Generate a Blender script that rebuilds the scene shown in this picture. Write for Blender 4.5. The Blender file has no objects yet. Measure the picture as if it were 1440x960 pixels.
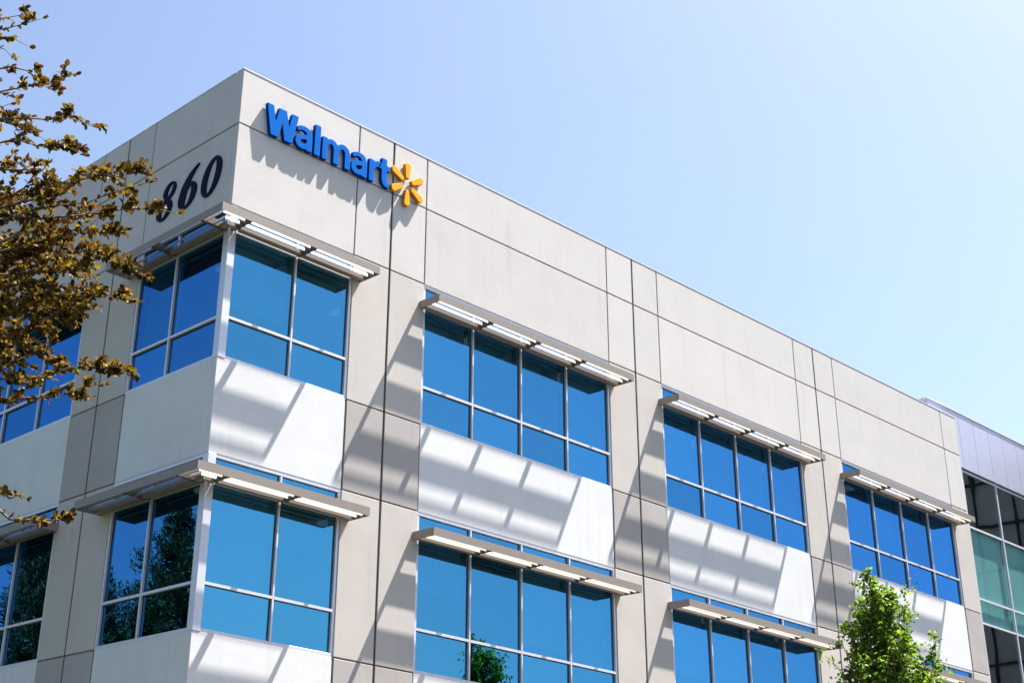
import bpy, bmesh, math, random
import numpy as np
from mathutils import Vector, Matrix, Euler

random.seed(7); rng = np.random.default_rng(11)
sc = bpy.context.scene
COL = sc.collection
R = math.radians

# ------------------------------------------------------------------ camera
CAM = Vector((-11.67746, -17.03177, 1.14889))
CM = Matrix(((0.736386, -0.311366, -0.600655), (-0.675610, -0.291353, -0.677248), (0.035869, 0.904525, -0.424910)))
cd = bpy.data.cameras.new("camera"); cam = bpy.data.objects.new("camera", cd); COL.objects.link(cam)
cam.matrix_world = Matrix.Translation(CAM) @ CM.to_4x4()
cd.sensor_width = 36; cd.lens = 2034.36 / 1440 * 36
cd.shift_x = 170.94 / 1440; cd.shift_y = -110.57 / 1440
cd.clip_start = .1; cd.clip_end = 3000
sc.camera = cam

# ------------------------------------------------------------------ light
SUN = Vector((1.70, -0.505, 3.50)).normalized()
elev = math.asin(SUN.z); azim = math.atan2(SUN.x, SUN.y)
w = bpy.data.worlds.new("World"); sc.world = w; w.use_nodes = True
nt = w.node_tree; nt.nodes.clear()
sky = nt.nodes.new("ShaderNodeTexSky"); sky.sky_type = 'NISHITA'; sky.sun_disc = False
sky.sun_elevation = elev; sky.sun_rotation = azim
sky.altitude = 0; sky.air_density = 1.0; sky.dust_density = 2.2; sky.ozone_density = 1.9
bg = nt.nodes.new("ShaderNodeBackground"); bg.inputs[1].default_value = 0.055
wo = nt.nodes.new("ShaderNodeOutputWorld")
nt.links.new(sky.outputs[0], bg.inputs[0]); nt.links.new(bg.outputs[0], wo.inputs[0])
sd = bpy.data.lights.new("sun", 'SUN'); sd.energy = 5.0; sd.angle = R(.55); sd.color = (1, .95, .88)
so = bpy.data.objects.new("sun", sd); COL.objects.link(so)
so.rotation_euler = SUN.to_track_quat('Z', 'Y').to_euler()
so.location = (10, -10, 40)
sc.view_settings.view_transform = 'Standard'; sc.view_settings.look = 'None'
sc.view_settings.exposure = 2.08; sc.view_settings.gamma = 1
sc.cycles.max_bounces = 10; sc.cycles.transparent_max_bounces = 12
sc.cycles.caustics_reflective = False; sc.cycles.caustics_refractive = False

# ------------------------------------------------------------------ materials
def new_mat(name):
    m = bpy.data.materials.new(name); m.use_nodes = True
    n = m.node_tree.nodes; b = n["Principled BSDF"]
    return m, m.node_tree, b

def mix_rgb(t, a, b, fac):
    n = t.nodes.new("ShaderNodeMix"); n.data_type = 'RGBA'
    n.inputs[6].default_value = (*a, 1) if not hasattr(a, 'links') else (0, 0, 0, 1)
    if hasattr(a, 'links'): t.links.new(a, n.inputs[6])
    n.inputs[7].default_value = (*b, 1) if not hasattr(b, 'links') else (0, 0, 0, 1)
    if hasattr(b, 'links'): t.links.new(b, n.inputs[7])
    t.links.new(fac, n.inputs[0]); return n.outputs[2]

def noise(t, scale, detail=4, mapping=None, rough=.55):
    tc = t.nodes.new("ShaderNodeTexCoord"); mp = t.nodes.new("ShaderNodeMapping")
    mp.inputs['Scale'].default_value = mapping or (1, 1, 1)
    n = t.nodes.new("ShaderNodeTexNoise"); n.inputs['Scale'].default_value = scale
    n.inputs['Detail'].default_value = detail; n.inputs['Roughness'].default_value = rough
    t.links.new(tc.outputs['Object'], mp.inputs[0]); t.links.new(mp.outputs[0], n.inputs['Vector'])
    return n.outputs['Fac']

def ramp(t, fac, lo, hi):
    n = t.nodes.new("ShaderNodeMapRange"); n.inputs[1].default_value = lo; n.inputs[2].default_value = hi
    t.links.new(fac, n.inputs[0]); return n.outputs[0]

def add_bump(t, b, h, strength, dist):
    bp = t.nodes.new("ShaderNodeBump"); bp.inputs['Strength'].default_value = strength; bp.inputs['Distance'].default_value = dist
    t.links.new(h, bp.inputs['Height']); t.links.new(bp.outputs[0], b.inputs['Normal'])

def plaster(name, col, var=.06, streak=.10, rough=.85):
    """painted precast concrete: blotches, faint vertical rain streaks, tone that differs from panel to panel"""
    m, t, b = new_mat(name)
    c1 = tuple(min(1, x * (1 + var)) for x in col); c2 = tuple(x * (1 - var) for x in col)
    base = mix_rgb(t, c2, c1, ramp(t, noise(t, 1.3, 6), .3, .7))
    st = ramp(t, noise(t, 1.0, 5, (6.0, 6.0, .35), .6), .56, .80)
    mul = t.nodes.new("ShaderNodeMath"); mul.operation = 'MULTIPLY'; mul.inputs[1].default_value = streak * 3
    t.links.new(st, mul.inputs[0])
    base = mix_rgb(t, base, tuple(x * .72 for x in (col[0], col[1] * .99, col[2] * .95)), mul.outputs[0])
    oi = t.nodes.new("ShaderNodeObjectInfo")
    hsv = t.nodes.new("ShaderNodeHueSaturation")
    mr = t.nodes.new("ShaderNodeMapRange"); mr.inputs[3].default_value = .965; mr.inputs[4].default_value = 1.03
    t.links.new(oi.outputs['Random'], mr.inputs[0]); t.links.new(mr.outputs[0], hsv.inputs['Value'])
    t.links.new(base, hsv.inputs['Color']); t.links.new(hsv.outputs[0], b.inputs['Base Color'])
    b.inputs['Roughness'].default_value = rough; b.inputs['Specular IOR Level'].default_value = .25
    add_bump(t, b, noise(t, 2.2, 7, None, .62), .22, .012)
    return m

def simple(name, col, rough=.5, metal=0, var=.06, nscale=8, bump=0, spec=.5):
    m, t, b = new_mat(name)
    c1 = tuple(min(1, x * (1 + var)) for x in col); c2 = tuple(x * (1 - var) for x in col)
    t.links.new(mix_rgb(t, c2, c1, ramp(t, noise(t, nscale, 5), .3, .7)), b.inputs['Base Color'])
    b.inputs['Roughness'].default_value = rough; b.inputs['Metallic'].default_value = metal
    b.inputs['Specular IOR Level'].default_value = spec
    if bump: add_bump(t, b, noise(t, nscale * 2, 5), .4, bump)
    return m

M = {}
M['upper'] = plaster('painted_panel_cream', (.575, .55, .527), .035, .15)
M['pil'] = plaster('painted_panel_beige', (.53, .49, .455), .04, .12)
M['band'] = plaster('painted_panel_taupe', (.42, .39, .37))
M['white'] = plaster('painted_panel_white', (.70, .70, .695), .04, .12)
M['joint'] = simple('joint_sealant', (.20, .165, .13), .9)
M['joint_dark'] = simple('expansion_joint_sealant', (.07, .058, .045), .9)
M['core'] = simple('raw_concrete', (.33, .30, .27), .9)
M['coping'] = simple('coping_metal', (.72, .71, .70), .4, .2)
M['taupe'] = simple('taupe_paint_metal', (.25, .215, .185), .5, 0, .05, 20)
M['bracket'] = simple('taupe_bracket_painted_shade', (.10, .08, .062), .5, 0, .05, 20)  # taupe outriggers, their shade darkened into the base colour
M['blade'] = simple('pale_blade_metal', (.25, .225, .20), .6, 0, .04, 20, 0, .3)
M['alu'] = simple('clear_anodised_aluminium', (.66, .67, .73), .42, .3, .04, 10)
M['gasket'] = simple('black_gasket', (.02, .02, .022), .6)
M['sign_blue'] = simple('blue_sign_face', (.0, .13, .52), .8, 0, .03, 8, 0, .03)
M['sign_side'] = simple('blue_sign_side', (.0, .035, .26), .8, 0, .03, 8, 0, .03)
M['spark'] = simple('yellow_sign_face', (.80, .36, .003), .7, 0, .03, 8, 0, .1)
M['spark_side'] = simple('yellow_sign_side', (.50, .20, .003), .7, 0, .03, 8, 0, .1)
M['navy'] = simple('navy_number_paint', (.003, .006, .035), .7, 0, .03, 8, 0, .1)
M['clad'] = simple('lavender_metal_cladding', (.50, .50, .60), .38, .35, .03, 3)
M['dark_clad'] = simple('mid_grey_cladding', (.42, .43, .41), .6, 0, .1, 2)
M['dark_frame'] = simple('dark_steel', (.012, .015, .03), .5)
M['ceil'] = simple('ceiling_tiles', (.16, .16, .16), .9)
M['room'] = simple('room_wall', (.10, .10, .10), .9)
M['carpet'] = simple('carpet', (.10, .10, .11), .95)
M['blind'] = simple('roller_blind_fabric', (.78, .80, .80), .9)
M['chairm'] = simple('chair_plastic', (.75, .75, .76), .6)
M['lampm'] = simple('light_panel', (.9, .9, .9), .5)
lb = M['lampm'].node_tree.nodes["Principled BSDF"]; lb.inputs['Emission Color'].default_value = (1, .97, .9, 1); lb.inputs['Emission Strength'].default_value = .05
M['asphalt'] = simple('asphalt', (.04, .04, .04), .95, 0, .2, 6, .004)
M['paving'] = simple('concrete_paving', (.085, .072, .058), .9, 0, .08, 3, .003)
M['kerb'] = simple('kerb_concrete', (.42, .40, .37), .9)
M['paintw'] = simple('road_paint', (.75, .75, .73), .8)
M['roofm'] = simple('dark_roof', (.035, .035, .04), .8)
M['tan'] = simple('tan_stucco', (.42, .37, .30), .9)
M['grass'] = simple('lawn_green', (.03, .042, .014), .95, 0, .3, 5, .01)
M['bark'] = simple('grey_bark', (.11, .085, .065), .9, 0, .25, 12, .006)
M['beech_bark'] = simple('beech_bark', (.13, .10, .085), .8, 0, .25, 15, .004)

def glass(name, tint, trans, refl, wave=.0028, wscale=1.1, tint2=None):
    """coated solar glass: a tinted mirror over a dark tinted see-through layer, slightly pillowed"""
    m = bpy.data.materials.new(name); m.use_nodes = True; t = m.node_tree; t.nodes.clear()
    out = t.nodes.new("ShaderNodeOutputMaterial")
    g = t.nodes.new("ShaderNodeBsdfGlossy"); g.inputs['Color'].default_value = (*tint, 1); g.inputs['Roughness'].default_value = .0
    tr = t.nodes.new("ShaderNodeBsdfTransparent"); tr.inputs[0].default_value = (*trans, 1)
    mx = t.nodes.new("ShaderNodeMixShader")
    lw = t.nodes.new("ShaderNodeLayerWeight"); lw.inputs[0].default_value = .5
    pw = t.nodes.new("ShaderNodeMath"); pw.operation = 'POWER'; pw.inputs[1].default_value = 5; t.links.new(lw.outputs['Facing'], pw.inputs[0])
    mr = t.nodes.new("ShaderNodeMapRange"); mr.inputs[3].default_value = refl; mr.inputs[4].default_value = 1
    t.links.new(pw.outputs[0], mr.inputs[0])
    ge = t.nodes.new("ShaderNodeNewGeometry"); iv = t.nodes.new("ShaderNodeMath"); iv.operation = 'SUBTRACT'; iv.inputs[0].default_value = 1
    t.links.new(ge.outputs['Backfacing'], iv.inputs[1])            # the coating is on the outer face only
    ml = t.nodes.new("ShaderNodeMath"); ml.operation = 'MULTIPLY'; t.links.new(mr.outputs[0], ml.inputs[0]); t.links.new(iv.outputs[0], ml.inputs[1])
    t.links.new(ml.outputs[0], mx.inputs[0])
    t.links.new(tr.outputs[0], mx.inputs[1]); t.links.new(g.outputs[0], mx.inputs[2]); t.links.new(mx.outputs[0], out.inputs[0])
    if tint2:                                        # interference coating: bluer at a glancing angle
        fc = t.nodes.new("ShaderNodeLayerWeight"); fc.inputs[0].default_value = .5
        oi = t.nodes.new("ShaderNodeObjectInfo"); hs = t.nodes.new("ShaderNodeHueSaturation"); vr = t.nodes.new("ShaderNodeMapRange")
        vr.inputs[3].default_value = .90; vr.inputs[4].default_value = 1.10; t.links.new(oi.outputs['Random'], vr.inputs[0]); t.links.new(vr.outputs[0], hs.inputs['Value'])
        t.links.new(mix_rgb(t, tint, tint2, ramp(t, fc.outputs['Facing'], .25, .55)), hs.inputs['Color']); t.links.new(hs.outputs[0], g.inputs['Color'])
    bp = t.nodes.new("ShaderNodeBump"); bp.inputs['Strength'].default_value = 1; bp.inputs['Distance'].default_value = wave
    t.links.new(noise(t, wscale, 1), bp.inputs['Height']); t.links.new(bp.outputs[0], g.inputs['Normal'])
    return m
M['glass'] = glass('blue_solar_glass', (.12, .49, .75), (.44, .66, .78), .58, tint2=(.065, .30, .73))
M['teal'] = glass('teal_spandrel_glass', (.55, .62, .62), (.95, 1, 1), .16, .010, .7)
M['teal_back'] = simple('teal_spandrel_backing', (.19, .46, .44), .7, 0, .05, 1)
M['grey_glass'] = glass('grey_vision_glass', (.62, .65, .64), (.25, .27, .27), .40, .008, .7)

def leaf_mat(name, cols, transl=.35, rough=.45, spec=.5):
    m = bpy.data.materials.new(name); m.use_nodes = True; t = m.node_tree; b = t.nodes["Principled BSDF"]
    a = t.nodes.new("ShaderNodeAttribute"); a.attribute_name = 'tone'
    oi = t.nodes.new("ShaderNodeObjectInfo")
    ad = t.nodes.new("ShaderNodeMath"); ad.operation = 'ADD'; t.links.new(a.outputs['Fac'], ad.inputs[0]); t.links.new(oi.outputs['Random'], ad.inputs[1])
    fr = t.nodes.new("ShaderNodeMath"); fr.operation = 'FRACT'; t.links.new(ad.outputs[0], fr.inputs[0])
    cr = t.nodes.new("ShaderNodeValToRGB"); cr.color_ramp.elements[0].color = (*cols[0], 1); cr.color_ramp.elements[1].color = (*cols[-1], 1)
    for i, c in enumerate(cols[1:-1]):
        e = cr.color_ramp.elements.new((i + 1) / (len(cols) - 1)); e.color = (*c, 1)
    t.links.new(fr.outputs[0], cr.inputs[0]); t.links.new(cr.outputs[0], b.inputs['Base Color'])
    b.inputs['Roughness'].default_value = rough; b.inputs['Specular IOR Level'].default_value = spec
    tl = t.nodes.new("ShaderNodeBsdfTranslucent"); t.links.new(cr.outputs[0], tl.inputs[0])
    mx = t.nodes.new("ShaderNodeMixShader"); mx.inputs[0].default_value = transl
    o = t.nodes["Material Output"]
    t.links.new(b.outputs[0], mx.inputs[1]); t.links.new(tl.outputs[0], mx.inputs[2]); t.links.new(mx.outputs[0], o.inputs[0])
    return m
M['beech_leaf'] = leaf_mat('bronze_beech_leaf', [(.022, .012, .008), (.09, .045, .008), (.20, .12, .010), (.26, .20, .016), (.03, .016, .010), (.06, .04, .010), (.19, .09, .010), (.03, .02, .01)], (.34), .62, .15)
M['pear_leaf'] = leaf_mat('fresh_green_leaf', [(.03, .08, .010), (.09, .18, .012), (.20, .32, .016), (.045, .11, .012), (.14, .24, .016), (.28, .37, .02)], .5, .5, .3)
M['conifer_leaf'] = leaf_mat('dark_conifer_needles', [(.020, .035, .012), (.035, .06, .016), (.055, .08, .02), (.028, .045, .014)], .15, .6)

# ------------------------------------------------------------------ mesh helpers
def link(name, me, parent=None, loc=None):
    o = bpy.data.objects.new(name, me); COL.objects.link(o)
    if parent: o.parent = parent
    if loc is not None: o.location = loc
    return o

def empty(name, loc=(0, 0, 0)):
    o = bpy.data.objects.new(name, None); COL.objects.link(o); o.location = loc; o.empty_display_size = .3
    return o

def tag(o, label, cat, group=None, kind=None):
    o['label'] = label; o['category'] = cat
    if group: o['group'] = group
    if kind: o['kind'] = kind
    return o

class MB:
    """collects boxes / prisms / tubes into one mesh"""
    def __init__(s): s.v = []; s.f = []; s.mi = []
    def box(s, a, b, mi=0):
        x0, x1 = sorted((a[0], b[0])); y0, y1 = sorted((a[1], b[1])); z0, z1 = sorted((a[2], b[2])); n = len(s.v)
        s.v += [(x0, y0, z0), (x1, y0, z0), (x1, y1, z0), (x0, y1, z0), (x0, y0, z1), (x1, y0, z1), (x1, y1, z1), (x0, y1, z1)]
        s.f += [tuple(n + i for i in q) for q in ((0, 3, 2, 1), (4, 5, 6, 7), (0, 1, 5, 4), (1, 2, 6, 5), (2, 3, 7, 6), (3, 0, 4, 7))]
        s.mi += [mi] * 6; return s
    def hexa(s, lo, hi, mi=0):
        """loft between two closed loops of equal length"""
        n = len(s.v); k = len(lo); s.v += list(lo) + list(hi)
        s.f.append(tuple(n + i for i in range(k))[::-1]); s.f.append(tuple(n + k + i for i in range(k)))
        for i in range(k): j = (i + 1) % k; s.f.append((n + i, n + j, n + k + j, n + k + i))
        s.mi += [mi] * (k + 2); return s
    def tube(s, pts, rad, seg=6, mi=0):
        pts = [Vector(p) for p in pts]; n0 = len(s.v); k = len(pts)
        up = Vector((0, 0, 1))
        for i, p in enumerate(pts):
            d = (pts[min(i + 1, k - 1)] - pts[max(i - 1, 0)]).normalized()
            a = d.cross(up); a = a.normalized() if a.length > 1e-3 else Vector((1, 0, 0)); b = d.cross(a)
            r = rad[i] if hasattr(rad, '__len__') else rad
            for j in range(seg):
                t = 2 * math.pi * j / seg; s.v.append(tuple(p + a * (math.cos(t) * r) + b * (math.sin(t) * r)))
        for i in range(k - 1):
            for j in range(seg):
                q = (j + 1) % seg; s.f.append((n0 + i * seg + j, n0 + i * seg + q, n0 + (i + 1) * seg + q, n0 + (i + 1) * seg + j)); s.mi.append(mi)
        s.f.append(tuple(n0 + j for j in range(seg))[::-1]); s.f.append(tuple(n0 + (k - 1) * seg + j for j in range(seg))); s.mi += [mi, mi]
        return s
    def build(s, name, mats, parent=None, bevel=0, smooth=False):
        me = bpy.data.meshes.new(name); me.from_pydata([tuple(v) for v in s.v], [], s.f)
        mats = mats if isinstance(mats, (list, tuple)) else [mats]
        for m in mats: me.materials.append(m)
        me.polygons.foreach_set('material_index', s.mi)
        bm = bmesh.new(); bm.from_mesh(me); bmesh.ops.recalc_face_normals(bm, faces=bm.faces)
        if bevel: bmesh.ops.bevel(bm, geom=list(bm.edges), offset=bevel, segments=1, affect='EDGES')
        bm.to_mesh(me); bm.free()
        if smooth: me.polygons.foreach_set('use_smooth', [True] * len(me.polygons))
        return link(name, me, parent)

# facade coordinates: s along the wall from the corner, d outward, z up.  face 'R' looks to -Y, face 'L' to -X
def P(face, s, d, z): return (s, -d, z) if face == 'R' else (-d, s, z)
def fbox(mb, face, s0, s1, d0, d1, z0, z1, mi=0): return mb.box(P(face, s0, d0, z0), P(face, s1, d1, z1), mi)

# ------------------------------------------------------------------ levels and grid
G = -.45                                    # pavement
ZT, ZJ, H3, S3, H2, S2, H1, S1 = 14.232, 13.195, 11.701, 9.10, 7.597, 5.0, 3.497, .9
X1, X2, X3 = 2.592, 3.42, 4.249
BAY, PW = 5.06, .827
XS = [0, X1, X2, X3, X3 + BAY, X3 + BAY + PW]
XS += [XS[-1] + .822, 16.022, 16.846, 17.666, 22.767, 23.588]
YS = [0, 2.569, 3.414, 4.244, 9.31, 10.14, 10.96]
GRID = {'R': XS, 'L': YS}
JT, JK = .013, .022                          # half joint widths: thin, thick

# ================================================================== SETTING
g = MB(); g.box((-1500, -1500, G - 1), (1500, 1500, G - .15)); o = g.build('ground', M['asphalt']); o['kind'] = 'structure'; o['label'] = 'wide dark asphalt ground'
g = MB(); g.box((-5, -9, G - .149), (60, 60, G)); o = g.build('pavement', M['paving']); o['kind'] = 'structure'; o['label'] = 'dark brown paving round the office building'
g = MB(); g.box((-26, -20, G - .148), (-5.16, 60, G - .02)); o = g.build('lawn', M['grass']); o['kind'] = 'structure'; o['label'] = 'lawn beside the office building'
g = MB(); g.box((-5.15, -9.15, G - .147), (-5.002, 60, G + .004)); g.box((-5, -9.15, G - .147), (60, -9.003, G + .004)); o = g.build('kerb', M['kerb']); o['kind'] = 'structure'
for k in range(9):
    g = MB(); g.box((2 + k * 2.8, -15, G - .15), (2.1 + k * 2.8, -10.2, G - .144)); o = g.build('parking_line', M['paintw']); o['kind'] = 'structure'

# ================================================================== OFFICE BUILDING
office = empty('office_building', (0, 0, G)); OFF = Vector((0, 0, G))
tag(office, 'three storey cream panel office building with blue glass windows and louvred sunshades', 'building')
def attach(o, parent):       # everything is built in world coordinates; children keep them
    o.parent = parent
    p = Vector((0, 0, 0)); q = parent
    while q: p += q.location; q = q.parent
    o.location = -p
    return o
def part(mb, name, mat, parent=office, bevel=0, smooth=False):
    return attach(mb.build(name, mat, None, bevel, smooth), parent)

TH = .12
def panel(face, s0, s1, z0, z1, mat, d=0., js=(JT, JT), jz=(JT, JT), name='wall_panel'):
    mb = MB(); a = s0 + js[0]; b = s1 - js[1]
    if s0 == 0:
        if face == 'R': a = 0.0
        else: a = TH - d + .002                        # the right face's panel closes the corner
    fbox(mb, face, a, b, d - TH, d, z0 + jz[0], z1 - jz[1])
    return part(mb, name, mat, office, .006)

def facade(face):
    g = GRID[face]; n = len(g)
    # vertical lines: 1,3,4,6.. thin, 2,5,8 thick
    thick = lambda i: i in (2, 5, 8)
    J = lambda i: JK if thick(i) else JT
    for i in range(n - 1):
        js = (J(i), J(i + 1)); window = i in (0, 3, 6, 9)
        panel(face, g[i], g[i + 1], ZJ, ZT, M['upper'], js=js, jz=(JT, 0))
        panel(face, g[i], g[i + 1], H3, ZJ, M['upper'], js=js, jz=(0 if window else JT, JT))
        for (h, s) in ((H3, S3), (H2, S2), (H1, S1)):
            if not window:
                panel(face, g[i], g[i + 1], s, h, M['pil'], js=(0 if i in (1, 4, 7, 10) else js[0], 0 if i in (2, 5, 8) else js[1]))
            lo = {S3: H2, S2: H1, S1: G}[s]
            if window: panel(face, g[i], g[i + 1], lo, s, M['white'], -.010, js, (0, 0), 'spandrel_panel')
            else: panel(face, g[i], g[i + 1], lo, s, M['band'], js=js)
    # backing that shows in the open joints
    for i in range(n - 1):
        window = i in (0, 3, 6, 9)
        a = g[i] if i else (.016 if face == 'R' else TH + .02)
        if not window:
            mb = MB(); fbox(mb, face, g[i] + .001, g[i + 1] - .001, -.30, -.016, G, ZT - .02)
            part(mb, 'joint_backing', M['joint'])
        else:
            for z0, z1 in ((H3 + .03, ZT - .02), (H2 + .03, S3 - .03), (H1 + .03, S2 - .03), (G, S1 - .03)):
                mb = MB(); fbox(mb, face, a + .03, g[i + 1] - .03, -.28, -.026, z0, z1); part(mb, 'joint_backing', M['joint'])
    for i in (2, 5, 8):
        if i < n - 1:
            mb = MB(); fbox(mb, face, g[i] - .03, g[i] + .03, -.02, -.0135, G, ZT - .01); part(mb, 'expansion_joint', M['joint_dark'])
facade('R'); facade('L')
# coping
for k in range(9):
    a = -.005 + k * 2.623; mb = MB(); mb.box((a + .003, -.006, ZT), (min(a + 2.62, XS[-1]), .20, ZT + .018)); part(mb, 'coping', M['coping'])
for k in range(4):
    a = .202 + k * 2.7; mb = MB(); mb.box((-.006, a + .003, ZT), (.20, min(a + 2.697, YS[-1]), ZT + .018)); part(mb, 'coping', M['coping'])
# floors, ceilings and rooms behind the glass
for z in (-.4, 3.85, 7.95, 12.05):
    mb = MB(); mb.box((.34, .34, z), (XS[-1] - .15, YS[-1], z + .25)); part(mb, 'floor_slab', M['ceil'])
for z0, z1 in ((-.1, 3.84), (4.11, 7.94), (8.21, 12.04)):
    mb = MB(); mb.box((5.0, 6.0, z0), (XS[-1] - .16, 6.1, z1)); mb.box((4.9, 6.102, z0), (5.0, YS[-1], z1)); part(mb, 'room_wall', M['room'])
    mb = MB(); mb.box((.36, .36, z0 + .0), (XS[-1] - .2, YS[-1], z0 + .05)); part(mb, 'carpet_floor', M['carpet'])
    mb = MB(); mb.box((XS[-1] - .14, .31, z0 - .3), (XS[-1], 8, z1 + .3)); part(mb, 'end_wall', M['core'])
    for k in range(8):
        x = 1.7 + k * 2.7
        mb = MB(); mb.box((x, 1.6, z1 - .06), (x + .3, 2.8, z1 - .001)); part(mb, 'ceiling_light', M['lampm'])
mb = MB(); mb.box((.30, YS[-1] + .002, G), (XS[-1], YS[-1] + .14, ZT - .05)); part(mb, 'rear_wall', M['core'])
mb = MB(); mb.box((.31, .31, ZT - .6), (XS[-1], YS[-1], ZT - .5)); part(mb, 'roof', M['core'])
mb = MB(); mb.box((XS[-1] - .13, .302, 12.3), (XS[-1], YS[-1], ZT - .02)); part(mb, 'end_wall', M['core'])

BAR = .69                                          # rail above the sill
def window(face, s0, s1, sill, head, n, blinds=(), shade=True):
    """thing > window > frame, mullion, rail, pane, roller_blind"""
    win = attach(empty('window', (0, 0, 0)), office); win.location = Vector(P(face, s0, 0, sill)) - OFF
    win['is_window'] = 1
    gd = -.062                                      # glass plane
    corner = s0 == 0
    a = .15 if corner else s0 + .002; b = s1 - .002
    zt = sill + 2.17                                # transom behind the sunshade
    rail_z = sill + BAR
    fr = MB()                                       # perimeter frame
    fbox(fr, face, a, b, gd - .06, gd + .048, sill + .001, sill + .052)
    fbox(fr, face, a, b, gd - .06, gd + .048, head - .055, head - .001)
    if not corner: fbox(fr, face, a, a + .05, gd - .06, gd + .046, sill + .054, head - .057)
    fbox(fr, face, b - .05, b, gd - .06, gd + .046, sill + .054, head - .057)
    part(fr, 'frame', M['alu'], win, .003)
    il, ir = (a if corner else a + .05), b - .05
    if corner: base = [0.0 + (s1 - 0) * k / n for k in range(n + 1)]; base[1] = 1.395 if face == 'R' else 1.45
    else: base = [s0 + (s1 - s0) * k / n for k in range(n + 1)]
    for k in range(1, n):
        x = base[k]; mb = MB(); fbox(mb, face, x - .018, x + .018, gd - .05, gd + .047, sill + .054, head - .057); part(mb, 'mullion', M['alu'], win, .003)
    edges = [il] + base[1:n] + [ir]
    for k in range(n):
        e0 = edges[k] + (0 if k == 0 else .020); e1 = edges[k + 1] - (0 if k == n - 1 else .020)
        for zr, hh in ((rail_z, .021), (zt, .03)):
            mb = MB(); fbox(mb, face, e0 + .001, e1 - .001, gd - .04, gd + .046, zr - hh, zr + hh); part(mb, 'rail', M['alu'], win)
        for z0, z1 in ((sill + .053, rail_z - .025), (rail_z + .025, zt - .032), (zt + .032, head - .057)):
            mb = MB(); fbox(mb, face, e0 + .002, e1 - .002, gd - .012, gd, z0, z1); part(mb, 'pane', M['glass'], win)
            mb = MB(); q = .008                      # black gasket line round the pane
            fbox(mb, face, e0 + .002, e0 + .002 + q, gd + .001, gd + .006, z0, z1); fbox(mb, face, e1 - .002 - q, e1 - .002, gd + .001, gd + .006, z0, z1)
            fbox(mb, face, e0 + .02, e1 - .02, gd + .001, gd + .006, z1 - q, z1)
            part(mb, 'gasket', M['gasket'], win)
        if k < len(blinds) and blinds[k]:
            mb = MB(); fbox(mb, face, e0 + .03, e1 - .03, -.215, -.21, sill + blinds[k], head - .1); part(mb, 'roller_blind', M['blind'], win)
    return win

# (face, grid index, lights, blind bottoms on each floor above the sill)
WB = {('R', 0): (2, (.98, 0), (.72, 0)), ('R', 3): (4, (.72, .72, .72, .72), (1.35, 0, .9, .72)),
      ('R', 6): (4, (.9, .72, .72, .72), (1.0, .8, .72, .72)), ('R', 9): (4, (0, .75, .72, .72), (.72, .72, .9, .8)),
      ('L', 0): (2, (0, .8), (0, 0)), ('L', 3): (4, (0, .9, 0, 0), (0, 1.0, 0, 0))}
for (face, i), (n, b3, b2) in WB.items():
    g = GRID[face]
    for sill, head, bl in ((S3, H3, b3), (S2, H2, b2), (S1, H1, (0,) * n)):
        window(face, g[i], g[i + 1], sill, head, n, bl)
# corner post
for s, h in ((S3, H3), (S2, H2), (S1, H1)):
    mb = MB(); mb.box((.004, .004, s + .002), (.149, .149, h - .002)); part(mb, 'corner_post', M['alu'], office, .006)

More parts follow.
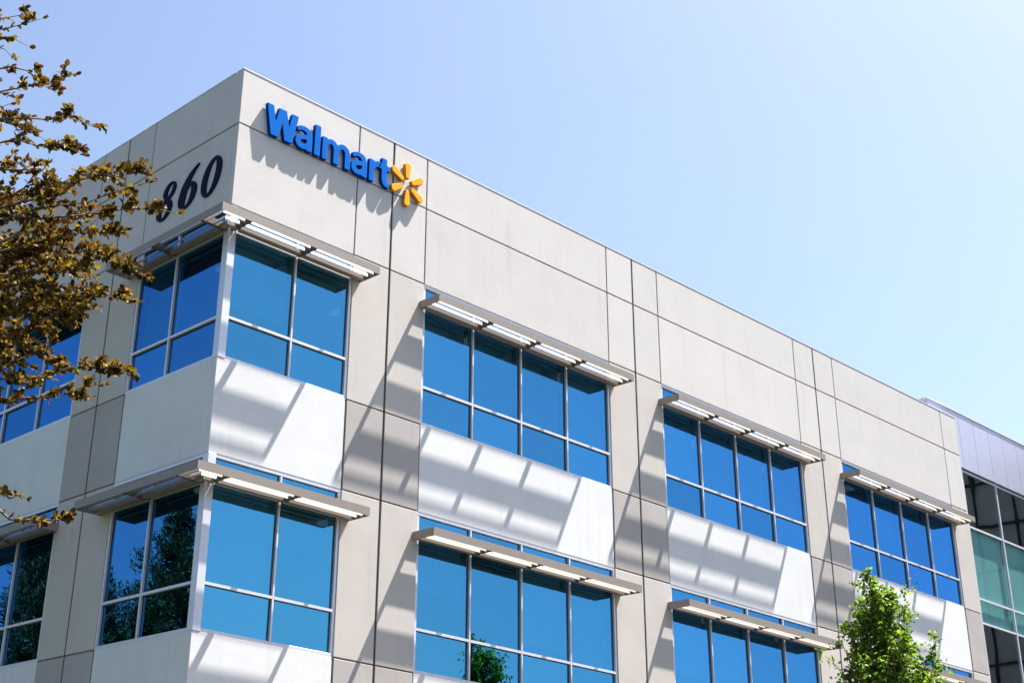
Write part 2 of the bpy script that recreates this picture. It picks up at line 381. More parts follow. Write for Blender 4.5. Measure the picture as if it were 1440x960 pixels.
# ------------------------------------------------------------------ sunshades
def sunshade(face, s0, s1, zt, bars, corner=False):
    zb = zt - .135; D = .505
    sh = attach(empty('sunshade', (0, 0, 0)), office); sh.location = Vector(P(face, max(s0, 0), 0, zb)) - OFF
    def prism(name, prof, e0, e1, mat, mitre=True, bevel=0):
        """profile [(d,z)] run along the wall; on the corner side each vertex is cut on the mitre s = -d"""
        m_ = corner and mitre
        lo = [P(face, (-d if m_ else e0), d, z) for d, z in prof]; hi = [P(face, e1, d, z) for d, z in prof]
        mb = MB(); mb.hexa(lo, hi); return part(mb, name, mat, sh, bevel)
    gap = .0015
    # fascia: a channel section
    e0, e1 = (s0 + gap, s1 - gap)
    prism('fascia', [(D, zb), (D, zt), (D - .010, zt), (D - .010, zb)], e0, e1, M['taupe'])
    # rear angle on the wall and tan tube
    if not corner or True:
        prism('rear_rail', [(.004, zb + .02), (.004, zb + .11), (.055, zb + .11), (.055, zb + .02)], max(s0 + .05, .16 if corner else s0 + .05), s1 - .05, M['taupe'], False)
    ends = ([] if corner else [s0 + .014]) + bars + [s1 - .014]
    # outriggers and end plates
    for j, x in enumerate(ends):
        endp = (x == s1 - .014) or (not corner and j == 0)
        hw = .012 if endp else .035
        mb = MB(); fbox(mb, face, x - hw, x + hw, .002, D - .0115, zb + (.0 if endp else .012), zt - (0 if endp else .012))
        part(mb, 'outrigger' if not endp else 'end_plate', M['taupe' if endp else 'bracket'], sh)
    cells = ([None] if corner else []) + list(range(len(ends) - 1))
    def blade(prof, a, b, mat, name, mit):
        lo = [P(face, (-d + .004 if mit else a), d, z) for d, z in prof]; hi = [P(face, b, d, z) for d, z in prof]
        mb = MB(); mb.hexa(lo, hi); return part(mb, name, mat, sh)
    zc = zb + .037
    ca, sa = math.cos(R(33)), math.sin(R(33))
    for c in cells:
        mit = c is None
        if mit: a, b = 0, ends[0] - .036
        else: a = ends[c] + (.036 if (c or corner) else .013); b = ends[c + 1] - (.036 if c + 1 < len(ends) - 1 else .013)
        for yc in (.408, .264):
            W, T = .058, .009                         # half width, half thickness
            pr = []
            for k in range(14):                        # rounded blade section, tilted up to the sky
                t = 2 * math.pi * k / 14; u = math.cos(t) * W; v = math.sin(t) * T
                pr.append((yc - u * sa + v * ca, zc + u * ca + v * sa))
            blade(pr, a, b, M['blade'], 'blade', mit)
        blade([(.09, zb - .004), (.09, zb + .055), (.165, zb + .055), (.165, zb - .004)], a, b, M['taupe'], 'support_tube', mit)
    return sh
for zt in (11.332, 7.228):
    up = .03 if zt > 9 else .02
    sunshade('R', -.505, 2.76, zt + up, [.07, 1.395], True)
    sunshade('L', -.505, 2.82, zt + up, [.07, 1.45], True)
    for i in (3, 6, 9):
        a, b = XS[i], XS[i + 1]; q = (b - a) / 4
        sunshade('R', a - .11, b + .125, zt, [a + q, a + 2 * q, a + 3 * q])
    a, b = YS[3], YS[4]; q = (b - a) / 4
    sunshade('L', a - .11, b + .125, zt, [a + q, a + 2 * q, a + 3 * q])

# ------------------------------------------------------------------ glass wing
wing = empty('glass_wing', (24.3, .3, G)); tag(wing, 'taller wing clad in lavender metal with teal and grey glass at the far right', 'building')
def wpart(mb, name, mat, bevel=0): return part(mb, name, mat, wing, bevel)
WY = .30; GT = 13.04; MT = 14.66
mb = MB(); mb.box((22.85, WY + .06, GT + .07), (36, 9, MT - .03)); wpart(mb, 'upper_core', M['core'])
xs = [22.80, 23.6, 24.38, 25.19, 26.01, 26.82, 27.64, 28.45, 29.27, 30.1, 31.0, 32.0]
for a, b in zip(xs[:-1], xs[1:]):
    mb = MB(); mb.box((a + .004, WY, GT + .06), (b - .004, WY + .055, MT)); wpart(mb, 'cladding_panel', M['clad'], .003)
for k in range(6):
    mb = MB(); mb.box((22.80, WY + .06 + k * 1.4, 12.6), (22.848, WY + 1.45 + k * 1.4, MT)); wpart(mb, 'cladding_panel', M['clad'], .003)
mb = MB(); mb.box((22.78, WY - .02, MT), (32, WY + .35, MT + .035)); wpart(mb, 'coping', M['coping'])
wx = [24.29, 26.15, 28.01, 29.87, 31.7]; wz = [GT, 11.53, 9.66, 9.04, 7.5, 5.6, 4.9, 3.4, 1.5, G]
kinds = ['grey_glass', 'teal', 'teal', 'grey_glass', 'teal', 'teal', 'grey_glass', 'teal', 'grey_glass']
for x in wx:
    mb = MB(); mb.box((x - .028, WY + .045, G), (x + .028, WY + .10, GT + .058)); wpart(mb, 'mullion', M['alu'], .003)
mb = MB(); mb.box((23.60, WY + .05, G), (24.258, WY + .12, GT)); wpart(mb, 'jamb_panel', M['alu'])
for a, b in zip(wx[:-1], wx[1:]):
    for k, z in enumerate(wz[:-1]):
        mb = MB(); mb.box((a + .032, WY + .05, z - .026), (b - .032, WY + .098, z + .026)); wpart(mb, 'rail', M['alu'])
        mb = MB(); mb.box((a + .032, WY + .08, wz[k + 1] + .03), (b - .032, WY + .095, z - .03)); wpart(mb, 'pane', M[kinds[k]])
        if kinds[k] == 'teal':
            mb = MB(); mb.box((a + .01, WY + .145, wz[k + 1] + .005), (b - .01, WY + .16, z - .005)); wpart(mb, 'backing_panel', M['teal_back'])
mb = MB(); mb.box((24, WY + .9, G), (32, WY + 1.0, 12.9)); wpart(mb, 'room_wall', M['room'])

# dark wing across the court, seen only in that glass
court = empty('court_wing', (33.5, -3, G)); tag(court, 'dark grey panelled wing across the court, reflected in the far right glass', 'building')
mb = MB(); mb.box((33.6, -5.1, G), (38, -.5, 16.2)); part(mb, 'wall', M['dark_clad'], court)
for y in np.arange(-5.1, -.4, 1.3):
    mb = MB(); mb.box((33.52, y, G), (33.598, y + .06, 16.2)); part(mb, 'mullion', M['dark_frame'], court)
for z in np.arange(1, 16, 1.45):
    mb = MB(); mb.box((33.50, -5.1, z), (33.596, -.5, z + .07)); part(mb, 'rail', M['dark_frame'], court)

# ------------------------------------------------------------------ lettering: distance fields -> outlines -> solids
def seg_box(X, Y, ax, ay, bx, by, wd):
    L = math.hypot(bx - ax, by - ay); ux, uy = (bx - ax) / L, (by - ay) / L
    px, py = X - (ax + bx) / 2, Y - (ay + by) / 2
    u = np.abs(px * ux + py * uy) - L / 2; v = np.abs(-px * uy + py * ux) - wd / 2
    return np.maximum(u, v)
def stroke(X, Y, pts):
    """pts (x, y, half width) joined smoothly (Catmull-Rom)"""
    p = np.array(pts, float); q = np.vstack([2 * p[0] - p[1], p, 2 * p[-1] - p[-2]]); d = np.full(X.shape, 9.)
    for i in range(1, len(q) - 2):
        for t in np.linspace(0, 1, 10, endpoint=(i == len(q) - 3)):
            c = .5 * ((2 * q[i]) + (q[i + 1] - q[i - 1]) * t + (2 * q[i - 1] - 5 * q[i] + 4 * q[i + 1] - q[i + 2]) * t * t + (3 * q[i] - q[i - 1] - 3 * q[i + 1] + q[i + 2]) * t ** 3)
            d = np.minimum(d, np.hypot(X - c[0], Y - c[1]) - c[2])
    return d
def ell(X, Y, cx, cy, a, b, sl=0.):
    x = X - cx - sl * (Y - cy); y = Y - cy
    return (np.sqrt((x / a) ** 2 + (y / b) ** 2) - 1) * min(a, b)

def contours(F, x0, y0, h):
    """marching squares, returns closed loops"""
    ny, nx = F.shape; nxt = {}
    def ip(i, j, k, l): a, b = F[j, i], F[l, k]; t = a / (a - b); return (x0 + (i + (k - i) * t) * h, y0 + (j + (l - j) * t) * h)
    ins = F < 0; E = {}
    def key(i, j, e): return {'b': ('h', i, j), 't': ('h', i, j + 1), 'l': ('v', i, j), 'r': ('v', i + 1, j)}[e]
    def pt(k):
        if k[0] == 'h': return ip(k[1], k[2], k[1] + 1, k[2])
        return ip(k[1], k[2], k[1], k[2] + 1)
    T = {1: 'lb', 2: 'br', 3: 'lr', 4: 'rt', 6: 'bt', 7: 'lt', 8: 'tl', 9: 'tb', 11: 'tr', 12: 'rl', 13: 'rb', 14: 'bl'}
    for j in range(ny - 1):
        for i in range(nx - 1):
            c = ins[j, i] | ins[j, i + 1] << 1 | ins[j + 1, i + 1] << 2 | ins[j + 1, i] << 3
            c = int(ins[j, i]) + 2 * int(ins[j, i + 1]) + 4 * int(ins[j + 1, i + 1]) + 8 * int(ins[j + 1, i])
            if c in T: nxt[key(i, j, T[c][0])] = key(i, j, T[c][1])
            elif c == 5: nxt[key(i, j, 'l')] = key(i, j, 't'); nxt[key(i, j, 'r')] = key(i, j, 'b')
            elif c == 10: nxt[key(i, j, 'b')] = key(i, j, 'l'); nxt[key(i, j, 't')] = key(i, j, 'r')
    loops = []
    while nxt:
        k0 = next(iter(nxt)); k = k0; lp = []
        while k in nxt: n = nxt.pop(k); lp.append(pt(k)); k = n
        if len(lp) > 6: loops.append(lp)
    return loops
def glyph(name, fn, W, Ht, depth, mats, mat_world, parent, h=.009, bevel=.006, grow=.007):
    """mat_world maps (x right, y up, z out) to the wall"""
    x0, y0 = -.08, -.08; xs = np.arange(x0, W + .08, h); ys = np.arange(y0, Ht + .08, h); X, Y = np.meshgrid(xs, ys)
    loops = contours(fn(X, Y), x0, y0, h)
    cu = bpy.data.curves.new(name, 'CURVE'); cu.dimensions = '2D'; cu.fill_mode = 'BOTH'
    for lp in loops:
        sp = cu.splines.new('POLY'); sp.points.add(len(lp) - 1); sp.use_cyclic_u = True
        for q, (x, y) in zip(sp.points, lp): q.co = (x, y, 0, 1)
    cu.extrude = depth / 2; cu.bevel_depth = bevel; cu.bevel_resolution = 1; cu.offset = grow - bevel
    tmp = bpy.data.objects.new('tmp', cu); COL.objects.link(tmp)
    dg = bpy.context.evaluated_depsgraph_get(); me = bpy.data.meshes.new_from_object(tmp.evaluated_get(dg))
    bpy.data.objects.remove(tmp); bpy.data.curves.remove(cu)
    me.name = name; me.materials.clear()
    for m in mats: me.materials.append(m)
    me.transform(Matrix.Translation((0, 0, depth / 2 + bevel)))
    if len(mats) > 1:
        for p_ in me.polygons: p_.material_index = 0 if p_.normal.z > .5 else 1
    me.transform(mat_world)
    return attach(link(name, me), parent)
def on_right(x, z, d): return Matrix(((1, 0, 0, x), (0, 0, -1, -d), (0, 1, 0, z), (0, 0, 0, 1)))
def on_left(y, z, d): return Matrix(((0, 0, -1, -d), (-1, 0, 0, y), (0, 1, 0, z), (0, 0, 0, 1)))

sign = empty('wall_sign', (.47, 0, 13.19)); tag(sign, 'blue raised Walmart lettering with yellow spark high on the cream wall', 'sign')
def gW(X, Y):
    w_ = .125; pts = [(.055, .62), (.185, -.06), (.335, .60), (.480, -.06), (.615, .62)]
    d = np.minimum.reduce([seg_box(X, Y, *pts[i], *pts[i + 1], w_) for i in range(4)])
    return np.maximum(np.maximum(d, Y - .555), -Y)
def g_a(X, Y):
    bowl = stroke(X, Y, [(.30, .235, .03), (.20, .232, .036), (.10, .20, .044), (.055, .13, .048), (.085, .062, .046), (.16, .042, .042), (.24, .07, .042), (.31, .15, .04)])
    arch = stroke(X, Y, [(.055, .355, .034), (.12, .385, .037), (.20, .392, .04), (.275, .355, .05), (.305, .26, .055)])
    stem = seg_box(X, Y, .305, 0, .305, .28, .11); stem = np.maximum(stem, -(Y - 0))
    return np.minimum.reduce([bowl, np.maximum(arch, -(X - .035)), stem])
def g_l(X, Y): return seg_box(X, Y, .06, 0, .06, .575, .115)
def g_m(X, Y):
    s = [seg_box(X, Y, .055, 0, .055, .42, .105), seg_box(X, Y, .31, 0, .31, .27, .11), seg_box(X, Y, .57, 0, .57, .27, .11)]
    s.append(stroke(X, Y, [(.07, .27, .035), (.13, .355, .042), (.21, .385, .045), (.28, .345, .052), (.31, .26, .055)]))
    s.append(stroke(X, Y, [(.33, .27, .035), (.39, .355, .042), (.47, .385, .045), (.54, .345, .052), (.57, .26, .055)]))
    return np.minimum.reduce(s)
def g_r(X, Y): return np.minimum.reduce([seg_box(X, Y, .055, 0, .055, .42, .105), np.maximum(stroke(X, Y, [(.07, .24, .04), (.12, .335, .046), (.19, .378, .05), (.30, .385, .05)]), X - .255)])
def g_t(X, Y): return np.minimum.reduce([seg_box(X, Y, .13, .13, .13, .545, .11), seg_box(X, Y, .01, .375, .26, .375, .095), np.maximum(stroke(X, Y, [(.130, .17, .055), (.145, .085, .052), (.20, .047, .047), (.30, .06, .045)]), X - .25)])
for ch, x, fn, W in (('W', 0, gW, .67), ('a', .635, g_a, .38), ('l', 1.06, g_l, .12), ('m', 1.235, g_m, .64), ('a', 1.90, g_a, .38), ('r', 2.325, g_r, .27), ('t', 2.55, g_t, .27)):
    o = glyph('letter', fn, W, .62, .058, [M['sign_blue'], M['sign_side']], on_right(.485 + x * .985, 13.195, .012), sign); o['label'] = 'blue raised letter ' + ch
for k in range(6):
    a = R(90 - 60 * k)
    def fp(X, Y, a=a):
        x, y = X - .45, Y - .45; u = x * math.cos(a) + y * math.sin(a); v = np.abs(-x * math.sin(a) + y * math.cos(a))
        t = np.clip((u - .14) / .25, 0, 1); return np.maximum(np.maximum(v - (.036 + .03 * t), -(u - .125)), np.hypot(np.maximum(u - .36, 0), v) - (.036 + .03 * 1)) 
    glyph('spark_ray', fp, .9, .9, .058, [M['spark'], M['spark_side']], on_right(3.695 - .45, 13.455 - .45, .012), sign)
# black standoffs holding the sign are hidden behind it

num = empty('building_number', (0, 2.25, 12.08)); tag(num, 'dark navy italic number 860 on the shaded cream wall', 'number')
SL = .24
def g8(X, Y):
    up = np.maximum(ell(X, Y, .400, .520, .172, .155, SL), -ell(X, Y, .412, .528, .074, .118, SL + .15))
    lo = np.maximum(ell(X, Y, .290, .178, .215, .182, SL), -ell(X, Y, .288, .170, .086, .140, SL))
    return np.minimum(np.minimum(up, lo), stroke(X, Y, [(.27, .345, .035), (.34, .365, .045), (.41, .385, .035)]))
def g6(X, Y):
    b = np.maximum(ell(X, Y, .270, .225, .245, .230, SL), -ell(X, Y, .285, .215, .085, .185, SL))
    return np.minimum(b, stroke(X, Y, [(.12, .20, .09), (.155, .36, .085), (.26, .52, .062), (.38, .64, .038), (.53, .735, .010)]))
def g0(X, Y): return np.maximum(ell(X, Y, .300, .335, .250, .345, SL), -ell(X, Y, .300, .335, .108, .300, SL))
for ch, x, fn in (('8', 0, g8), ('6', .69, g6), ('0', 1.325, g0)):
    o = glyph('digit', fn, .62, .76, .02, [M['navy']], on_left(2.25 - x, 12.08, .004), num, .008, .003, .005); o['label'] = 'navy italic digit ' + ch

# ------------------------------------------------------------------ office chair behind the corner window
ch = empty('office_chair', (1.15, .95, 8.26)); tag(ch, 'pale office chair faintly seen behind the top floor corner window', 'chair')
mb = MB(); mb.box((.90, .70, 8.72), (1.40, 1.2, 8.80)); part(mb, 'seat', M['chairm'], ch, .02)
mb = MB(); mb.hexa([(.92, .66, 8.9), (1.38, .66, 8.9), (1.38, .70, 8.9), (.92, .70, 8.9)], [(.97, .58, 9.55), (1.33, .58, 9.55), (1.33, .62, 9.55), (.97, .62, 9.55)]); part(mb, 'backrest', M['chairm'], ch, .015)
mb = MB(); mb.tube([(1.15, .95, 8.34), (1.15, .95, 8.72)], .03, 8)
for k in range(5):
    a = R(72 * k); mb.tube([(1.15, .95, 8.36), (1.15 + .28 * math.cos(a), .95 + .28 * math.sin(a), 8.30)], [.025, .018], 6)
part(mb, 'base', M['dark_frame'], ch)

# ================================================================== FOLIAGE
def unit(v): return v / np.maximum(np.linalg.norm(v, axis=-1, keepdims=True), 1e-9)
LEAF = np.array([(0, 0, 0), (.26, .16, .03), (.40, .45, .06), (.30, .78, .03), (0, 1.0, -.05), (-.30, .78, .03), (-.40, .45, .06), (-.26, .16, .03), (0, .48, -.03)])  # rounded, folded on the midrib
LF = [(0, 1, 2, 8), (8, 2, 3, 4), (0, 8, 6, 7), (8, 4, 5, 6)]
def leaves(name, pos, dirs, size, mat, parent, simple_leaf=False, upbias=.5, aspect=1.):
    n = len(pos); d = unit(dirs); r = rng.normal(size=(n, 3)); r[:, 2] += upbias * 2
    nz = unit(r - (r * d).sum(1, keepdims=True) * d); sx = np.cross(d, nz)
    if simple_leaf: L = np.array([(0, 0, 0), (.33, .5, .05), (0, 1, 0), (-.33, .5, .05)]); faces = [(0, 1, 2), (0, 2, 3)]
    else: L, faces = LEAF, LF
    s = size[:, None, None]
    v = pos[:, None, :] + s * (L[None, :, 0, None] * aspect * sx[:, None, :] + L[None, :, 1, None] * d[:, None, :] + L[None, :, 2, None] * 1.6 * nz[:, None, :])
    k = len(L); V = v.reshape(-1, 3)
    F = []; li = []; tot = []
    base = np.arange(n) * k
    for f in faces: F.append((base[:, None] + np.array(f)[None, :]))
    loops = np.concatenate([np.concatenate([F[q][i] for q in range(len(faces))]) for i in range(0)]) if False else None
    # all faces of one leaf are contiguous
    pat = np.concatenate([np.array(f) for f in faces]); lt = np.array([len(f) for f in faces])
    loop = (base[:, None] + pat[None, :]).ravel(); ltot = np.tile(lt, n); lst = np.concatenate([[0], np.cumsum(ltot)[:-1]])
    me = bpy.data.meshes.new(name); me.vertices.add(len(V)); me.vertices.foreach_set('co', V.ravel())
    me.loops.add(len(loop)); me.loops.foreach_set('vertex_index', loop)
    me.polygons.add(len(ltot)); me.polygons.foreach_set('loop_start', lst); me.polygons.foreach_set('loop_total', ltot)
    me.update(calc_edges=True); me.validate()
    at = me.attributes.new('tone', 'FLOAT', 'POINT'); at.data.foreach_set('value', np.repeat(rng.random(n), k))
    me.materials.append(mat)
    o = attach(link(name, me), parent); o['kind'] = 'stuff'
    return o

def path(p0, p1, sag=0., jit=.0, n=7):
    p0, p1 = np.array(p0, float), np.array(p1, float); t = np.linspace(0, 1, n)[:, None]
    p = p0 + (p1 - p0) * t; p[:, 2] += (sag * 4 * t * (1 - t))[:, 0]
    j = rng.normal(size=(n, 3)) * jit; j[0] = 0; return p + j
def along(p, u):
    """points and tangents at fractions u"""
    k = len(p) - 1; f = np.clip(u, 0, .9999) * k; i = f.astype(int); t = (f - i)[:, None]
    return p[i] * (1 - t) + p[i + 1] * t, p[i + 1] - p[i]

# --- copper beech at the left edge, branches reaching into the picture
def ray(u, v, dist):
    q = Vector(((u - 720 + 170.94) / 2034.36, -(v - 480 + 110.57) / 2034.36, -1)); d = CM @ q
    return np.array(CAM + d.normalized() * dist)
beech = empty('copper_beech', (-10.3, -7.6, G)); tag(beech, 'copper beech tree with bronze leaves reaching in from the left edge', 'tree')
tr = MB(); trunk = path((-10.3, -7.6, G), (-10.0, -7.2, 9.5), 0, .05, 9); tr.tube(trunk, np.linspace(.19, .05, 9), 10)
part(tr, 'trunk', M['beech_bark'], beech, 0, True)
# (start pixel, end pixel, distance at start, at end, number of leaves, side spread in m)
BR = [((-150, 150), (58, 28), 10.5, 10.2, 60, .10), ((-140, 60), (35, 22), 10.9, 10.6, 35, .09), ((-150, 130), (40, 62), 10.4, 10.3, 22, .08), ((-120, 95), (20, 80), 10.8, 10.4, 18, .06),
      ((-160, 220), (103, 106), 10.6, 10.1, 75, .10), ((-120, 170), (82, 130), 10.9, 10.4, 35, .07),
      ((-160, 300), (138, 172), 10.5, 9.9, 85, .12), ((-120, 250), (60, 190), 10.9, 10.4, 45, .10), ((-140, 260), (20, 150), 11.0, 10.6, 30, .08),
      ((-160, 330), (114, 215), 10.6, 10.0, 100, .12), ((-140, 300), (40, 230), 11.2, 10.8, 60, .13), ((-100, 340), (75, 248), 10.8, 10.5, 60, .10),
      ((-160, 430), (214, 244), 10.4, 9.6, 210, .16), ((-120, 420), (203, 258), 10.3, 9.6, 100, .07), ((-120, 400), (150, 250), 11.0, 10.4, 130, .16), ((-100, 380), (85, 262), 11.2, 10.8, 90, .15), 
      ((-60, 430), (252, 303), 10.3, 9.4, 90, .045), ((-60, 440), (182, 325), 10.9, 10.0, 170, .13), ((-100, 450), (120, 300), 11.3, 10.7, 160, .18), 
      ((-100, 480), (204, 384), 10.4, 9.6, 230, .13), ((-80, 470), (150, 350), 11.2, 10.3, 170, .16), ((-60, 480), (110, 385), 11.4, 10.8, 150, .2),
      ((-80, 500), (188, 424), 10.5, 9.7, 190, .11), ((-60, 500), (120, 440), 11.2, 10.4, 150, .15), ((-60, 520), (60, 420), 11.5, 11, 120, .2), ((-40, 500), (85, 475), 11, 10.6, 90, .12),
      ((-80, 560), (184, 518), 10.4, 9.6, 170, .085), ((-60, 560), (150, 540), 10.8, 10.1, 90, .09), ((-60, 545), (45, 500), 11.2, 10.8, 70, .12), ((-60, 550), (50, 545), 11, 10.7, 40, .08),
      ((-60, 655), (105, 722), 10.0, 9.6, 60, .02), ((-30, 670), (40, 698), 10.1, 9.8, 10, .02),
      ((-60, 400), (90, 335), 11.0, 10.6, 120, .12), ((-60, 440), (140, 405), 11.0, 10.4, 130, .10), ((-60, 470), (100, 455), 10.8, 10.4, 110, .10), ((-60, 520), (85, 500), 11.0, 10.6, 100, .10),
      ((-120, 400), (0, 290), 11.8, 11.4, 120, .3), ((-100, 470), (20, 360), 11.9, 11.4, 150, .3), ((-90, 540), (0, 470), 11.8, 11.4, 120, .25)]
pos, dr, sz = [], [], []
for (a, b, d0, d1, n, spread) in BR:
    a = (a[0], b[1] + (a[1] - b[1]) * .55)              # sprays lie flat and droop at the tip
    p0, p1 = ray(*a, d0), ray(*b, d1); n = int(n * 2.3)
    p = path(p0, p1, .10 * rng.normal() + (-.10 if a[1] > 600 else .10), .012 if a[1] > 600 else .022, 9)
    root = trunk[int(np.clip((p0[2] - 1.0) / 9.5 * 8, 1, 8))]
    mb = MB(); full = np.vstack([path(root, p0, -.1, .02, 4)[:-1], p]); L = len(full)
    mb.tube(full, np.linspace(.018, .002, L), 5); part(mb, 'branch', M['beech_bark'], beech, 0, True)
    ax = unit((p1 - p0)[None])[0]; ntw = max(3, n // 13); tw = MB()
    for k in range(ntw):
        u = np.array([rng.uniform(.12, .97)]); q, _ = along(p, u); q = q[0]
        sd = rng.normal(size=3); sd -= sd @ ax * ax; sd = unit(sd[None])[0]; sd[2] *= .4
        ln = spread * (1.25 - u[0] * .8) * rng.uniform(.7, 1.7) + .05
        e = q + (ax * .75 + sd * .8) * ln; m_ = max(3, n // ntw)
        tp = path(q, e, .01, .004, 4); tw.tube(tp, [.004, .0035, .003, .002], 3)
        uu = rng.uniform(.15, 1.0, m_); c, tg = along(tp, uu)
        pos.append(c); dr.append(unit(tg) * .6 + rng.normal(size=(m_, 3)) * .55); sz.append(rng.uniform(.032, .056, m_))
    m_ = n // 5; uu = rng.uniform(.3, 1.0, m_) ; c, tg = along(p, uu); pos.append(c); dr.append(unit(tg) * .9 + rng.normal(size=(m_, 3)) * .45); sz.append(rng.uniform(.032, .056, m_))
    pos.append(np.tile(p[-1], (2, 1))); dr.append(np.tile(ax, (2, 1)) + rng.normal(size=(2, 3)) * .3); sz.append(np.full(2, .045))
    o = part(tw, 'twigs', M['beech_bark'], beech); o['kind'] = 'stuff'
pos = np.concatenate(pos); dr = np.concatenate(dr); sz = np.concatenate(sz)
# the 300 leaves that show largest are parts of their own, the rest one mass
cam_np = np.array(CAM); rel = (pos - cam_np) @ np.array(CM); u_ = 720 - 170.94 + 2034.36 * rel[:, 0] / -rel[:, 2]; v_ = 480 - 110.57 - 2034.36 * rel[:, 1] / -rel[:, 2]
inside = (u_ > 2) & (u_ < 1430) & (v_ > 2) & (v_ < 950)
app = np.where(inside, sz / -rel[:, 2], 0); idx = np.argsort(-app)[:300]
# crown carrying on outside the picture
m_ = 5000; z_ = rng.uniform(2.6, 11.5, m_); ang = rng.uniform(0, 6.283, m_); rad = rng.uniform(.3, 1, m_) ** .6 * (2.0 - np.abs(z_ - 6) * .18)
extra = np.stack([-10.5 + rad * np.cos(ang) , -7.5 + rad * np.sin(ang), z_], 1)
re = (extra - cam_np) @ np.array(CM); ue = 720 - 170.94 + 2034.36 * re[:, 0] / -re[:, 2]; ve = 480 - 110.57 - 2034.36 * re[:, 1] / -re[:, 2]
extra = extra[((ue < -45) | (re[:, 2] > 0)) ]
rest = np.setdiff1d(np.arange(len(pos)), idx)
m_ = len(extra)
leaves('foliage', np.vstack([pos[rest], extra]), np.vstack([dr[rest], rng.normal(size=(m_, 3))]), np.concatenate([sz[rest], rng.uniform(.05, .08, m_)]), M['beech_leaf'], beech, aspect=.85)
variants = []
for k in range(6):
    me = bpy.data.meshes.new('leaf'); jit = rng.normal(size=LEAF.shape) * .015; V = LEAF + jit; V[:, 2] *= rng.uniform(.8, 2.6); V[:, 0] *= .85
    me.from_pydata([tuple(q) for q in V], [], LF); me.materials.append(M['beech_leaf']); variants.append(me)
for i in idx:
    o = bpy.data.objects.new('leaf', variants[int(i) % 6]); COL.objects.link(o); o.parent = beech
    d = Vector(dr[i]).normalized(); r_ = Vector((rng.normal(), rng.normal(), rng.normal() + 1.0)); nz = (r_ - d * r_.dot(d)).normalized(); sx = d.cross(nz)
    Mx = Matrix((sx, d, nz)).transposed().to_4x4(); o.matrix_local = Matrix.Translation(Vector(pos[i]) - beech.location) @ Mx @ Matrix.Scale(float(sz[i]), 4)

# --- young street trees in front of the building
def pear(x, y, top, label, rmax, nb, seed, tips=None):
    global rng
    rng = np.random.default_rng(seed)
    t = empty('street_tree', (x, y, G)); tag(t, label, 'tree', 'young street trees along the front')
    H = top - G
    trk = path((x, y, G), (x, y, G + H * .72), 0, .03, 8); mb = MB(); mb.tube(trk, np.linspace(.10, .03, 8), 8); part(mb, 'trunk', M['bark'], t, 0, True)
    pos, dr, sz = [], [], []; br = MB()
    for k in range(nb):
        f = rng.uniform(.25, .98); z0 = G + H * .72 * f; base = np.array((x, y, z0)); a = rng.uniform(0, 6.283)
        # upright habit: long steep shoots, envelope narrows to pointed leaders
        zt = z0 + H * rng.uniform(.16, .34); zt = min(zt, top - .05 - rng.uniform(0, .5))
        rel = (top - zt) / H; r = rmax * min(1, (rel / .42)) ** .8 * rng.uniform(.35, 1.0)
        tip = np.array((x + r * math.cos(a), y + r * math.sin(a), zt)); p = path(base, tip, -.05, .02, 6)
        br.tube(p, np.linspace(.022, .004, 6), 4)
        shoots(p, r, pos, dr, sz, br)
    for (dx, dz) in (tips or []):
        base = np.array((x + dx * .3, y, G + H * .66)); tip = np.array((x + dx, y + rng.uniform(-.2, .2), top - dz)); p = path(base, tip, 0, .03, 8); br.tube(p, np.linspace(.02, .004, 8), 4)
        for _ in range(2): shoots(p, .25, pos, dr, sz, br, .16)
    part(br, 'branches', M['bark'], t)['kind'] = 'stuff'
    leaves('foliage', np.concatenate(pos), np.concatenate(dr), np.concatenate(sz), M['pear_leaf'], t, False, .8, .95)
def shoots(p, r, pos, dr, sz, br, sp=.26):
    for j in range(9):
        c, tg = along(p, np.array([rng.uniform(.2, 1)])); c = c[0]
        e = c + rng.normal(size=3) * sp * .6 + np.array((0, 0, .10)); tp = path(c, e, .02, .01, 4); br.tube(tp, .004, 3)
        m_ = 27; q, tt = along(tp, rng.uniform(.1, 1, m_)); q = q + rng.normal(size=(m_, 3)) * .045
        pos.append(q); dr.append(unit(tt) * .4 + rng.normal(size=(m_, 3)) * .8 + np.array((0, 0, -.25))); sz.append(rng.uniform(.05, .08, m_))
pear(10.62, -4.5, 7.12, 'bright green young tree with pointed top near the right corner', 1.75, 175, 5, [(-.35, 0.0), (.15, .30), (.55, .75), (-.75, 1.0)])
pear(17.1, -4.4, 7.0, 'young green tree reflected in a lower window of the middle bay', 1.2, 50, 6, [(-.1, 0)])

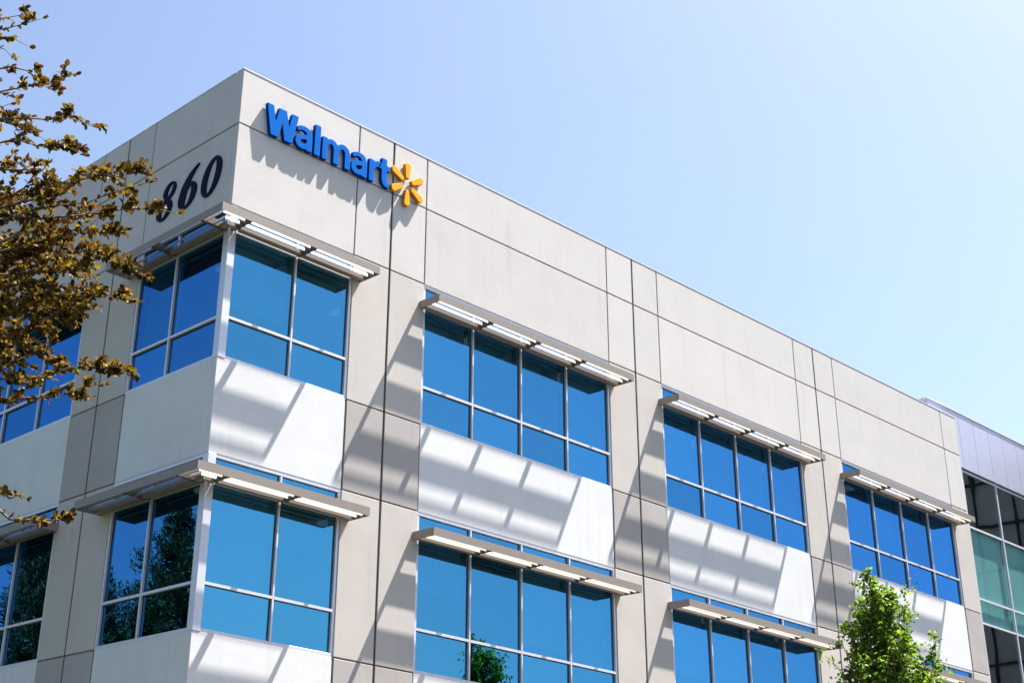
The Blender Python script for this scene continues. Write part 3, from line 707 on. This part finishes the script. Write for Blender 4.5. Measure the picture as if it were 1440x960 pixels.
# --- tall conifers across the lawn, mirrored in the left windows
def conifer(x, y, H, label, seed, wide=.19):
    global rng
    rng = np.random.default_rng(seed)
    t = empty('conifer_tree', (x, y, G)); tag(t, label, 'tree', 'conifers across the lawn')
    mb = MB(); mb.tube(path((x, y, G), (x, y, G + H * .97), 0, .02, 7), np.linspace(.2, .03, 7), 7); part(mb, 'trunk', M['bark'], t, 0, True)
    pos, dr, sz = [], [], []; br = MB()
    for k in range(210):
        f = rng.uniform(.1, 1) ** .8; z0 = G + H * f; a = rng.uniform(0, 6.283); r = (1 - f) * H * wide * rng.uniform(.45, 1.15) + .12
        p = path((x, y, z0), (x + r * math.cos(a), y + r * math.sin(a), z0 + r * .55), 0, .03, 4); br.tube(p, .012, 3)
        m_ = int(50 + 170 * r); q, tt = along(p, rng.uniform(.1, 1, m_)); q = q + rng.normal(size=(m_, 3)) * .11
        pos.append(q); dr.append(unit(tt) * .8 + rng.normal(size=(m_, 3)) * .5 + np.array((0, 0, .5))); sz.append(rng.uniform(.09, .20, m_))
    part(br, 'branches', M['bark'], t)['kind'] = 'stuff'
    leaves('foliage', np.concatenate(pos), np.concatenate(dr), np.concatenate(sz), M['conifer_leaf'], t, True, .2, .42)
for k, (x, y, top, lb) in enumerate([(-11.5, 18, 12.4, 'tallest conifer mirrored in the lower corner window'), (-9.0, 18.3, 10.4, 'conifer mirrored beside the left jamb of the lower corner window'),
        (-7.3, 17.8, 10.3, 'conifer mirrored in the lower window at the left edge'), (-9.9, 19.5, 9.9, 'low conifer mirrored between two taller ones'), (-12.9, 19, 10.2, 'conifer mirrored next to the corner post'),
        (-5.9, 19, 9.6, 'conifer mirrored at the far left edge'), (-8.2, 20.5, 11.4, 'conifer standing behind the others across the lawn'),
        (-10.5, 17.4, 9.5, 'bushy low conifer in front of the tallest one, mirrored in the corner window'), (-12.4, 17.2, 9.0, 'bushy low conifer mirrored low beside the corner post'), (-6.9, 17.0, 9.2, 'bushy low conifer mirrored low in the window at the left edge')]):
    conifer(x, y, top - G, lb, 30 + k, .46 if 'low' in lb else .19)

# --- low building behind the camera, its dark roof is mirrored in the lower windows
across = empty('roadside_building', (32, -36, G)); tag(across, 'low tan building with dark roof across the road, mirrored in the lower windows', 'building')
mb = MB(); mb.box((10, -44, G), (60, -33, 11.2)); part(mb, 'wall', M['tan'], across)
mb = MB(); mb.hexa([(9.3, -44.7, 11.2), (60.7, -44.7, 11.2), (60.7, -32.2, 11.2), (9.3, -32.2, 11.2)], [(11, -43, 12.3), (59, -43, 12.3), (59, -34, 12.3), (11, -34, 12.3)]); part(mb, 'roof', M['roofm'], across)
for k in range(14):
    for z in (2, 6.4):
        mb = MB(); mb.box((11.5 + k * 3.4, -32.99, z), (13.6 + k * 3.4, -32.95, z + 1.9)); part(mb, 'window', M['grey_glass'], across)
